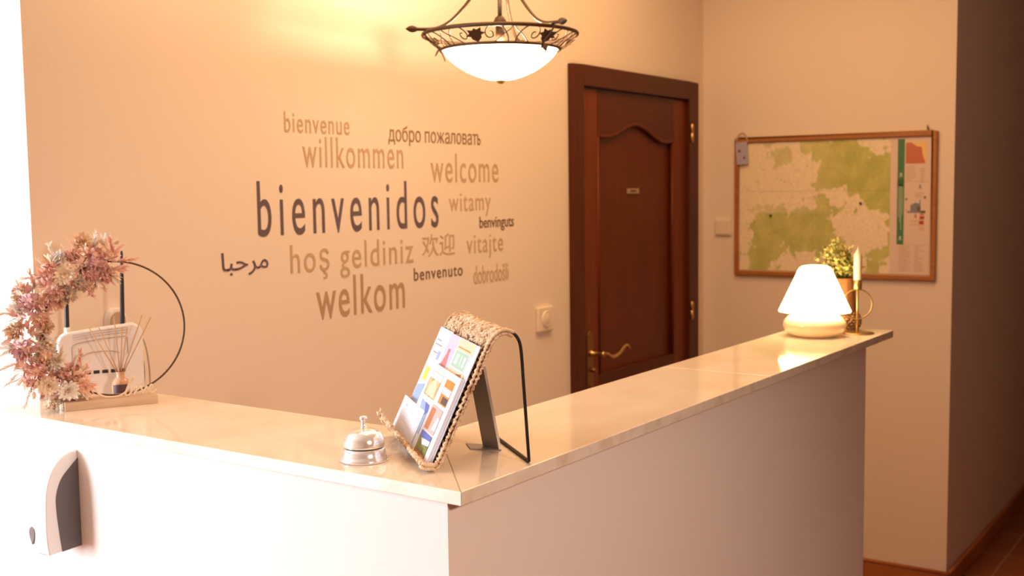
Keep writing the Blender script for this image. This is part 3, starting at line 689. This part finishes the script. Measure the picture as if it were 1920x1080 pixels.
def flower(c, d, rad, kind, cols):
    g = G(); q = basis(d); d = d.normalized(); c = V(c)
    if kind == 'straw':       # layered everlasting with a centre
        g.ball(c, rad*.36, rad*.36, rad*.22, seg=12, rings=6, mat=1, rot=q)
        for L, n, el in ((1.0, 15, .15), (.82, 13, .5), (.58, 10, .95)):
            for k in range(n):
                a = 2*math.pi*(k+DR.random()*.5)/n; e_ = el+DR.uniform(-.12, .12)
                dv = q @ V((math.cos(a)*math.cos(e_), math.sin(a)*math.cos(e_), math.sin(e_)))
                sd = q @ V((-math.sin(a), math.cos(a), 0))
                petal(g, c+dv*rad*.15, dv, sd, rad*L*DR.uniform(.85, 1.1), rad*.36, DR.uniform(-.1, .4), 0)
    elif kind == 'puff':      # dense round head
        g.ball(c, rad*.55, seg=10, rings=6, mat=1)
        for k in range(70):
            v = V((DR.gauss(0, 1), DR.gauss(0, 1), DR.gauss(0, 1))).normalized()
            if v.dot(d) < -.35: v = -v
            sd = v.cross(V((DR.random(), DR.random(), DR.random()+.1)))
            petal(g, c+v*rad*.4, v, sd, rad*DR.uniform(.45, .72), rad*.34, DR.uniform(-.5, .7), 0 if DR.random() < .8 else 1)
    elif kind == 'spike':     # pointed grass head
        L = rad*2.6
        g.tube([c, c+d*L*.5, c+d*L*.9], [.0012, .001, .0006], 5, mat=1)
        for k in range(46):
            f = DR.random(); a = DR.random()*6.28; e_ = .9
            dv = (d*1.0+(q @ V((math.cos(a), math.sin(a), 0)))*DR.uniform(.25, .7)).normalized()
            petal(g, c+d*L*f*.85, dv, q @ V((-math.sin(a), math.cos(a), 0)), rad*DR.uniform(.5, .9), rad*.15, DR.uniform(-.2, .3), 0)
    elif kind == 'pod':       # smooth bud
        g.ball(c+d*rad*.4, rad*.5, rad*.5, rad*.8, seg=12, rings=8, mat=0, rot=q)
        for k in range(5):
            a = 2*math.pi*k/5; dv = (d*1.2+(q @ V((math.cos(a), math.sin(a), 0)))*.5).normalized()
            petal(g, c-d*rad*.3, dv, q @ V((-math.sin(a), math.cos(a), 0)), rad*.9, rad*.35, .2, 1)
    elif kind == 'feather':   # broad pale leafy tuft
        for k in range(9):
            a = DR.random()*6.28; dv = (d+(q @ V((math.cos(a), math.sin(a), 0)))*DR.uniform(.1, .75)).normalized()
            petal(g, c, dv, q @ V((-math.sin(a), math.cos(a), 0)), rad*DR.uniform(1.3, 2.3), rad*DR.uniform(.3, .5), DR.uniform(-.4, .4), 0 if DR.random() < .7 else 1)
    return g.obj({'straw': 'everlasting_flower', 'puff': 'round_flower', 'spike': 'grass_head', 'pod': 'seed_pod', 'feather': 'feathery_tuft'}[kind], [fcol[cols[0]], fcol[cols[1]]], t, clean=False)
def place(u, o_, f_, rad, kind, cols, lean=(0, 0)):
    p, tg, out = frame_at(u)
    d = (V((0, -1, 0))*(.9 if kind not in ('spike', 'feather') else .25) + out*(o_/.03*.55+lean[0]) + tg*lean[1]).normalized()
    return flower(p+out*o_+V((0, -f_, 0)), d, rad, kind, cols)
ZMIN[0] = .0025
# key blooms by place along the garland
key = [(.27, .004, .024, .0195, 'straw', ('cream_petals', 'straw_petals')), (.13, -.004, .022, .018, 'puff', ('mauve_petals', 'rose_petals')), (.17, -.020, .020, .017, 'puff', ('rose_petals', 'peach_petals')),
       (.43, .010, .022, .022, 'puff', ('mauve_petals', 'dusty_pink_petals')), (.60, .010, .022, .024, 'puff', ('mauve_petals', 'dusty_pink_petals')), (.71, .004, .022, .021, 'puff', ('dusty_pink_petals', 'peach_petals')),
       (.80, .010, .024, .020, 'straw', ('cream_petals', 'straw_petals')), (.90, .010, .024, .021, 'straw', ('ivory_petals', 'straw_petals')), (.97, .002, .020, .018, 'straw', ('peach_petals', 'rose_petals')),
       (.34, -.012, .020, .017, 'puff', ('dusty_pink_petals', 'brown_petals')), (.48, -.018, .018, .018, 'puff', ('peach_petals', 'dusty_pink_petals')), (.30, .024, .014, .019, 'puff', ('rose_petals', 'peach_petals')),
       (.86, -.010, .018, .017, 'puff', ('mauve_petals', 'brown_petals')), (.66, -.02, .018, .016, 'puff', ('peach_petals', 'cream_petals'))]
for k in key: place(*k)
kinds = ['puff', 'spike', 'pod', 'straw', 'spike', 'feather', 'pod', 'puff']
pals = [('dusty_pink_petals', 'mauve_petals'), ('peach_petals', 'dusty_pink_petals'), ('cream_petals', 'straw_petals'), ('ivory_petals', 'cream_petals'), ('brown_petals', 'mauve_petals'), ('rose_petals', 'peach_petals'), ('straw_petals', 'brown_petals'), ('grey_pods', 'cream_petals')]
for i in range(76):
    u = (i+.5+DR.uniform(-.4, .4))/76
    kd = kinds[i % len(kinds)]; o_ = DR.uniform(-.042, .050); f_ = DR.uniform(-.012, .014)
    pal = DR.choice(pals)
    if kd in ('spike', 'feather'):
        o_ = DR.choice((-1, 1, 1))*DR.uniform(.018, .034); pal = DR.choice([pals[2], pals[3], pals[3], pals[1], pals[5]])
    rad = {'puff': .0180, 'spike': .0155, 'pod': .0095, 'straw': .0170, 'feather': .0160}[kd]*DR.uniform(.85, 1.15)
    place(u, o_, f_, rad, kd, pal, (DR.uniform(-.2, .2), DR.uniform(-.5, .5)))
for u, o_, d, rad, kd, pal in ((0, .004, (1, -.2, .12), .018, 'spike', ('peach_petals', 'straw_petals')), (0, -.010, (1, -.3, -.15), .017, 'feather', ('peach_petals', 'dusty_pink_petals')), (.02, -.02, (.7, -.3, -.8), .014, 'feather', ('ivory_petals', 'cream_petals')),
                               (.12, .022, (.1, -.2, 1), .013, 'feather', ('ivory_petals', 'cream_petals')), (.15, -.034, (.35, -.4, -.9), .013, 'feather', ('ivory_petals', 'cream_petals')), (.98, .0, (1, -.4, -.1), .015, 'feather', ('peach_petals', 'rose_petals'))):
    p, tg, out = frame_at(u); flower(p+out*o_+V((0, -.01, 0)), V(d).normalized(), rad, kd, pal)
g = G()          # leaf and stem filling between the heads
for i in range(900):
    u = DR.random(); p, tg, out = frame_at(u)
    a = DR.random()*6.28; rr = .042*math.sqrt(DR.random())
    off = out*(math.cos(a)*rr)+V((0, 1, 0))*(math.sin(a)*rr*.7)
    d = (off.normalized()*DR.uniform(.3, 1)+tg*DR.uniform(-.9, .9)+V((0, -.3, 0))).normalized()
    petal(g, p+off*.7, d, d.cross(V((DR.random()-.5, DR.random()-.5, DR.random()))), DR.uniform(.012, .026), DR.uniform(.004, .010), DR.uniform(-.5, .5), DR.randrange(5))
for i in range(26):
    u = DR.random(); p, tg, out = frame_at(u); d = (out*DR.choice((-.6, 1, 1))+tg*DR.uniform(-.7, .7)+V((0, DR.uniform(-.4, .2), 0))).normalized()
    e0 = p+d*.028; e1 = p+d*DR.uniform(.05, .064)+V((0, 0, DR.uniform(-.006, .006))); e0.z = max(e0.z, .004); e1.z = max(e1.z, .004); g.tube([p, e0, e1], [.0008, .0007, .0004], 5, mat=DR.choice((2, 3)))
tag(g.obj('dried_foliage', [fcol[k] for k in ('dusty_pink_petals', 'brown_petals', 'cream_petals', 'rose_petals', 'peach_petals')], t, clean=False), kind='stuff')

ZMIN[0] = -9
# ------------------------------------------------------------------ router and reed diffuser behind the hoop
RP = PL+EN*.118
MR = Matrix(((EP.x, EN.x, 0, RP.x), (EP.y, EN.y, 0, RP.y), (0, 0, 1, RP.z), (0, 0, 0, 1)))
t = bpy.data.objects.new('wifi_router', None); COL.objects.link(t); t.matrix_world = MR
tag(t, 'upright white internet router with two black antennas behind the flower ring', 'router')
def rr(x0, x1, z0, z1, r, n=6, tl=None):
    out = []
    for cx_, cz_, a0, r_ in ((x1-r, z0+r*.3, -90, r*.3), (x1-r, z1-r, 0, r), (x0+r, z1-r-.012, 90, r), (x0+r*.3, z0+r*.3, 180, r*.3)):
        if a0 == -90: cx_ = x1-r_
        for k in range(n+1):
            a = math.radians(a0+90*k/n); out.append((cx_+r_*math.cos(a), cz_+r_*math.sin(a)))
    return out
My = Matrix(((1, 0, 0, 0), (0, 0, 1, 0), (0, 1, 0, 0), (0, 0, 0, 1)))
g = G(); g.prism(rr(.0, .168, 0, .152, .024), .004, .030, 0, My, True); g.obj('casing', white_pl, t, bevel=.004, seg=3)
vent = mat('router_seam', (.42, .32, .27), .6)
g = G()
g.tube([(a, .0035, b) for a, b in ((.027, .070), (.027, .108), (.030, .114), (.038, .117), (.080, .123), (.132, .126), (.136, .122), (.136, .09))], .0009, 6)
g.tube([(p.x, .0035, p.y) for p in smoothpath([(.034, .074, 0), (.044, .088, 0), (.060, .0955, 0), (.075, .097, 0), (.10, .097, 0), (.12, .092, 0)], 5)], .0008, 6)
for k in range(3): g.tube([(a, .0036, b) for a, b in ((.03, .124+k*.005), (.08, .1305+k*.005), (.138, .134+k*.005))], .0006, 5)
g.obj('front_seam', vent, t)
g = G(); 
for k in range(5): g.box((.050+.017*k, .0028, .0515), (.062+.017*k, .0045, .0585), 0)
g.obj('indicator_strip', black_pl, t, bevel=.001)
for xa, xb, top in ((.0215, .0240, .262), (.1300, .1345, .305)):
    g = G(); g.lathe([(.0042, 0), (.0048, .003), (.0046, .02), (.0042, .09), (.0034, .115), (.0026, top-.1475-.004), (.0014, top-.1475), (0, top-.1475)], 14, 0, Matrix.Translation((xa, .022, .1455)) @ Matrix.Rotation(math.atan2(xb-xa, top-.1475), 4, 'Y'))
    a = g.obj('antenna', black_pl, t)
    g = G(); g.lathe([(.0062, 0), (.0062, .010), (.005, .012), (0, .012)], 14, 0, Matrix.Translation((xa, .022, .1375))); g.obj('antenna_hinge', white_pl, t)
for pts, m_, nm in (([(.150, .020, .142), (.163, .017, .128), (.174, .016, .100), (.1795, .016, .055), (.180, .016, .003)], cable_grey, 'cable'), ([(.160, .012, .092), (.1665, .010, .075), (.168, .010, .045), (.166, .010, .003)], black_pl, 'cable')):
    g = G(); g.tube(smoothpath(pts, 8), .0017, 8); g.obj(nm, m_, t)
# pale round-topped plug behind the router, on the wall
t = thing('wall_fitting', (-2.9795, 0, 1.3155), 'pale round-topped fitting on the back wall showing just above the white router', 'wall fitting')
g = G()
arc = [(.0245*math.cos(math.pi*k/14), .002+.0245*math.sin(math.pi*k/14)) for k in range(15)]
g.prism([(-.0245, -.075), (.0245, -.075)] + arc, -.016, 0, 0, Mx); g.obj('housing', white_pl, t, bevel=.002)
g = G(); arc = [(.0185*math.cos(math.pi*k/14), .0+.0185*math.sin(math.pi*k/14)) for k in range(15)]
g.prism([(-.0185, -.073), (.0185, -.073)] + arc, -.0185, -.015, 0, Mx); g.obj('face', mat('taupe_plastic', (.50, .36, .28), .5), t)
DPp = PL+EN*.080+EP*.1145
t = thing('reed_diffuser', tuple(DPp), 'small glass reed diffuser with thin brown sticks between the flower ring and router', 'diffuser', math.atan2(EP.y, EP.x))
g = G(); g.lathe([(.0165, 0), (.018, .002), (.018, .032), (.014, .042), (.008, .047), (.008, .056), (.0095, .058), (.0062, .058), (.0062, .047), (0, .046)], 28); g.obj('bottle', mat('amber_glass', (.62, .37, .22), .12, spec=.6), t)
g = G()
n = 13; vs = []
for k in range(n+1):
    a = math.radians(-150+100*k/n)
    for z in (.012, .034): vs.append((.0184*math.cos(a), .0184*math.sin(a), z))
g.add(vs, [(2*k, 2*k+2, 2*k+3, 2*k+1) for k in range(n)], 0, True); g.obj('label', mat('dark_plum_label', (.10, .05, .055), .5), t)
reed = mat('brown_reed', (.50, .27, .13), .7)
for (tx, tz, ty) in ((-.056, .152, .004), (-.038, .152, -.004), (-.0065, .172, .010), (.016, .150, -.008), (.008, .150, .006), (.048, .172, .004), (.064, .167, -.004)):
    g = G(); b = V((-.0045*(1 if tx > 0 else -1)*min(1, abs(tx)*40), -ty*.3, .012)); e_ = V((tx, ty, tz)); 
    k = .055/ (tz); g.tube([V((tx*.02, ty*.1, .047)), e_], .0011, 6); g.obj('reed', reed, t)

# ------------------------------------------------------------------ pendant lamp
PX, PY, PZ = -2.1638, -.4643, 1.9318
t = thing('pendant_lamp', (PX, PY, PZ), 'wrought iron pendant lamp with a glowing white glass bowl hanging before the back wall', 'ceiling lamp')
r0, r1, zr = .148, .191, .0369
g = G(); g.tube([(r0*math.cos(a), r0*math.sin(a), 0) for a in [2*math.pi*i/72 for i in range(72)]], .0038, 8, True); g.obj('lower_ring', iron, t)
g = G(); g.tube([(r1*math.cos(a), r1*math.sin(a), zr) for a in [2*math.pi*i/84 for i in range(84)]], .0050, 8, True); g.obj('upper_ring', iron, t)
def cone(a, f, off=0): r = r0+(r1-r0)*f+off; return V((r*math.cos(a), r*math.sin(a), zr*f))
# world angle of "image right" and the side facing the camera
aR = math.atan2(-.8227, .5683)
def ang(deg): return aR - math.radians(deg)     # deg measured from image right towards the camera
g0 = []
def ivy(M, s=1.0):
    g = G(); P = []
    lob = [(0, -.010), (.004, -.006), (.012, -.009), (.010, -.001), (.017, .004), (.009, .006), (.008, .012), (0, .020), (-.008, .012), (-.009, .006), (-.017, .004), (-.010, -.001), (-.012, -.009), (-.004, -.006)]
    g.prism([(x*s, y*s) for x, y in lob], -.0008, .0008, 0, M); return g
for k in range(6):
    a0 = ang(49+60*k)
    for sg in (-1, 1):
        g = G()
        pts = [(27, 0.03), (26, .35), (23, .70), (19, .93), (14.5, .99), (10.5, .86), (8, .60), (8.5, .36), (11.5, .27), (14, .38), (13.5, .58), (11.5, .60)]
        g.tube(smoothpath([cone(a0+sg*math.radians(d), f) for d, f in pts], 5), .0016, 6); g.obj('scroll', iron, t)
        g = G(); g.tube(smoothpath([cone(a0+sg*math.radians(d), f) for d, f in ((30, .98), (27, .70), (22, .45), (16, .12), (13, .02))], 5), .0013, 6); g.obj('scroll_stem', iron, t)
    p = cone(a0, .55, .003); out = V((math.cos(a0), math.sin(a0), 0)); dn = (cone(a0, 0)-cone(a0, 1)).normalized()
    side = dn.cross(out).normalized(); nn = side.cross(-dn).normalized()
    Ml = Matrix(((side.x, -dn.x, nn.x, p.x), (side.y, -dn.y, nn.y, p.y), (side.z, -dn.z, nn.z, p.z), (0, 0, 0, 1)))
    gl = ivy(Ml @ Matrix.Rotation(math.pi, 4, 'Z') @ Matrix.Rotation(.25*(-1)**k, 4, 'Y'), 1.4)
    gl.obj('iron_leaf', iron, t)
for k in range(3):
    a = ang(49+112*k if k < 2 else 285); c, s = math.cos(a), math.sin(a)
    rz = [(.222, .044), (.20, .0445), (.185, .045), (.165, .0475), (.145, .055), (.124, .069), (.098, .095), (.075, .125), (.052, .18), (.034, .25), (.022, .34), (.018, .40)]
    g = G(); g.tube(smoothpath([(r_*c, r_*s, z) for r_, z in rz], 5), .0042, 8); arm = g.obj('arm', iron, t)
    g = G(); g.lathe([(0, -.004), (.005, -.002), (.0075, .004), (.0085, .010), (.0068, .017), (.003, .023), (0, .027)], 14, 0, Matrix.Translation((.214*c, .214*s, .0443)) @ Matrix.Rotation(a, 4, 'Z') @ Matrix.Rotation(math.pi/2, 4, 'Y'), caps=False); g.obj('finial', iron, arm)
    # hanging tendril with a small leaf under each arm
    g = G(); g.tube(smoothpath([(r_*c, r_*s, z) for r_, z in ((.196, .036), (.182, .020), (.166, .010), (.155, -.004), (.146, -.020), (.142, -.032))], 5), [.0022]*15+[.0018]*10+[.0008], 6); g.obj('tendril', iron, arm)
    Ml = Matrix.Translation((.160*c, .160*s, -.006)) @ Matrix.Rotation(a+math.pi/2, 4, 'Z') @ Matrix.Rotation(math.pi/2-.5, 4, 'X') @ Matrix.Rotation(math.pi, 4, 'Z')
    ivy(Ml, .8).obj('iron_leaf', iron, arm)
g = G(); g.tube([(0, 0, .07), (0, 0, H-PZ-.03)], .0055, 10); g.obj('rod', iron, t)
g = G(); g.lathe([(.0, .085), (.006, .084), (.012, .079), (.0162, .070), (.017, .058), (0, .058)], 24); g.obj('cup', iron, t)
g = G(); g.lathe([(.011, .018), (.011, .058), (0, .058)], 20); g.obj('socket', iron, t)
g = G(); g.lathe([(.055, H-PZ-.002), (.050, H-PZ-.018), (.02, H-PZ-.035), (0, H-PZ-.036)], 32, caps=False); g.obj('ceiling_rose', iron, t)
g = G(); g.lathe([(.024, .398), (.024, .404), (.012, .41), (0, .41)], 20); g.obj('hub', iron, t)
# frosted glass bowl
bowl = bpy.data.materials.new('glowing_opal_glass'); bowl.use_nodes = True
nt = bowl.node_tree; nt.nodes.clear()
out = nt.nodes.new('ShaderNodeOutputMaterial'); ad = nt.nodes.new('ShaderNodeAddShader'); em = nt.nodes.new('ShaderNodeEmission'); tr = nt.nodes.new('ShaderNodeBsdfTranslucent')
em.inputs[0].default_value = (1, .80, .55, 1); em.inputs[1].default_value = 3.0; tr.inputs[0].default_value = (.8, .74, .64, 1)
nt.links.new(em.outputs[0], ad.inputs[0]); nt.links.new(tr.outputs[0], ad.inputs[1]); nt.links.new(ad.outputs[0], out.inputs[0])
g = G(); g.lathe([(.1435, .001), (.138, -.010), (.126, -.0235), (.108, -.0380), (.086, -.0520), (.060, -.0635), (.036, -.0708), (.015, -.0738), (.003, -.0743)], 64, caps=False); tag(g.obj('glass_bowl', bowl, t, clean=True), 'glowing frosted white glass bowl')
g = G(); g.lathe([(.0, -.083), (.006, -.082), (.011, -.0775), (.012, -.073), (0, -.072)], 20); g.obj('bowl_nut', brass, t)
l = bpy.data.lights.new('pendant_bulb', 'POINT'); l.energy = 13; l.color = (1.0, .70, .46); l.shadow_soft_size = .028
lo = bpy.data.objects.new('pendant_bulb', l); COL.objects.link(lo); lo.location = (0, 0, -.012); lo.parent = t
g = G(); g.lathe([(0, -.0425)] + [(.028*math.sin(math.pi*k/12), -.014-.028*math.cos(math.pi*k/12)) for k in range(1, 10)] + [(.011, .018)], 20, caps=False)

# ------------------------------------------------------------------ table lamp, candle, plant
t = thing('table_lamp', (-1.43, -1.01, ZC), 'glowing white glass mushroom table lamp near the far end of the counter', 'table lamp')
g = G(); g.lathe([(0, 0), (.052, 0), (.060, .003), (.074, .010), (.083, .020), (.0865, .031), (.0862, .0325), (.0866, .034), (.084, .043), (.075, .054), (.060, .063), (.042, .069), (.030, .073), (.028, .085), (0, .085)], 56)
lamp_base = mat('warm_opal_glass', (.84, .62, .37), .12, spec=.5, emis=(1, .62, .25), estr=.06, coat=.3)
g.obj('base', lamp_base, t)
g = G(); g.lathe([(.0985, .070), (.0975, .0740), (.0890, .092), (.0730, .1265), (.0580, .159), (.0510, .1745), (.0475, .183), (.0430, .191), (.0350, .1965), (.020, .1985), (0, .199)], 56, caps=False)
shade = bpy.data.materials.new('glowing_white_shade'); shade.use_nodes = True
nt = shade.node_tree; nt.nodes.clear()
out = nt.nodes.new('ShaderNodeOutputMaterial'); em = nt.nodes.new('ShaderNodeEmission'); em.inputs[0].default_value = (1, .70, .36, 1); em.inputs[1].default_value = 11.0
nt.links.new(em.outputs[0], out.inputs[0])
tag(g.obj('shade', shade, t), 'glowing conical white glass shade')

t = thing('candle_holder', (-1.318, -1.094, ZC), 'slim gold candlestick with a ring handle at the far end of the counter', 'candlestick')
g = G(); g.lathe([(0, 0), (.046, 0), (.047, .0015), (.046, .003), (.006, .0045), (0, .0045)], 40); g.obj('base_disc', gold, t)
g = G(); g.tube([(0, 0, .003), (0, 0, .128)], .0033, 12); g.obj('stem', gold, t)
g = G(); g.lathe([(0, .126), (.0105, .126), (.0118, .128), (.0118, .152), (.0108, .152), (.0108, .1305), (0, .130)], 24); g.obj('cup', gold, t)
ar = math.atan2(-.8227, .5683)
ex = V((math.cos(ar), math.sin(ar), 0))
g = G(); g.tube([ex*(.042*math.cos(a))+V((0, 0, .083+.042*math.sin(a))) for a in [2*math.pi*i/48 for i in range(48)]], .0021, 8, True); g.obj('ring_handle', gold, t)
t = thing('taper_candle', (-1.318, -1.094, ZC+.1307), 'unlit ivory taper candle in the gold candlestick', 'candle')
g = G(); g.lathe([(0, 0), (.0104, 0), (.0108, .004), (.0112, .088), (.0108, .0935), (.0075, .098), (.0042, .104), (.0022, .110), (0, .111)], 24); g.obj('wax_stick', wax, t)
g = G(); g.tube([(0, 0, .109), (.0004, 0, .116)], .0009, 6); g.obj('wick', wax, t)

PP = V((-1.2475, -1.0295, ZC))
t = thing('potted_plant', tuple(PP), 'small artificial bush in a brown woven pot behind the glowing table lamp', 'plant')
bark = mat('orange_brown_bark', (.42, .18, .055), .6, var=((.24, .085, .025), 14, 4, .35, .65, (6, 6, 1)))
g = G(); g.lathe([(0, .03), (.040, .03), (.037, .07), (.035, .10), (.0355, .150), (.033, .152), (.030, .148), (0, .145)], 32); g.obj('pot', bark, t)
g = G(); rnd = random.Random(4)
g.lathe([(0, 0), (.040, 0), (.046, .010), (.050, .024), (.049, .038), (.043, .050), (.037, .056)], 28, 1)
for j in range(7):
    z = .004+.0075*j; rb = [.0425, .047, .050, .051, .050, .046, .041][j]
    for k in range(22):
        a = 2*math.pi*(k+.5*(j % 2))/22; d = V((math.cos(a), math.sin(a), 0)); sd = V((-d.y, d.x, 0)); tl = rnd.uniform(-.5, .5)
        d1 = (sd*math.cos(tl)+V((0, 0, math.sin(tl)))); q = Matrix((d1, d.cross(d1), d)).transposed()
        g.ball(d*rb+V((0, 0, z)), .0078, .0042, .0034, seg=7, rings=4, mat=0, rot=q)
g.obj('woven_base', [mat('brown_wicker', (.58, .32, .15), .6, var=((.25, .11, .04), 70, 2, .35, .65, ONE)), strawdark], t, clean=False)
g = G(); DR = random.Random(17)
for i in range(84):
    a = DR.random()*6.28; el = DR.uniform(.2, 1.5); L = DR.uniform(.055, .112)
    d = V((math.cos(a)*math.cos(el)*.8, math.sin(a)*math.cos(el)*.8, math.sin(el)))
    b = V((d.x*.012, d.y*.012, .142)); tip = b+V((d.x*L*.74-.008, d.y*L*.74+.010, d.z*L*1.0+.012))
    g.tube([b, b.lerp(tip, .5)+V((0, 0, .006)), tip], [.0009, .0008, .0006], 5, mat=1)
    for k in range(13):
        f = DR.uniform(.35, 1.0); c = b.lerp(tip, f)+V((0, 0, .006*(1-abs(2*f-1))))
        aa = DR.random()*6.28; dv = (V((math.cos(aa), math.sin(aa), DR.uniform(-.1, .9)))+d*.8).normalized()
        petal(g, c, dv, dv.cross(V((0, 0, 1)) if abs(dv.z) < .95 else V((1, 0, 0))), DR.uniform(.011, .018), DR.uniform(.0065, .0095), DR.uniform(-.3, .3), 0 if DR.random() < .75 else 2)
g.obj('foliage', [mat('yellow_green_leaf', (.62, .56, .18), .5), mat('green_stem', (.20, .20, .05), .6), mat('olive_leaf', (.26, .28, .06), .5)], t, clean=False)
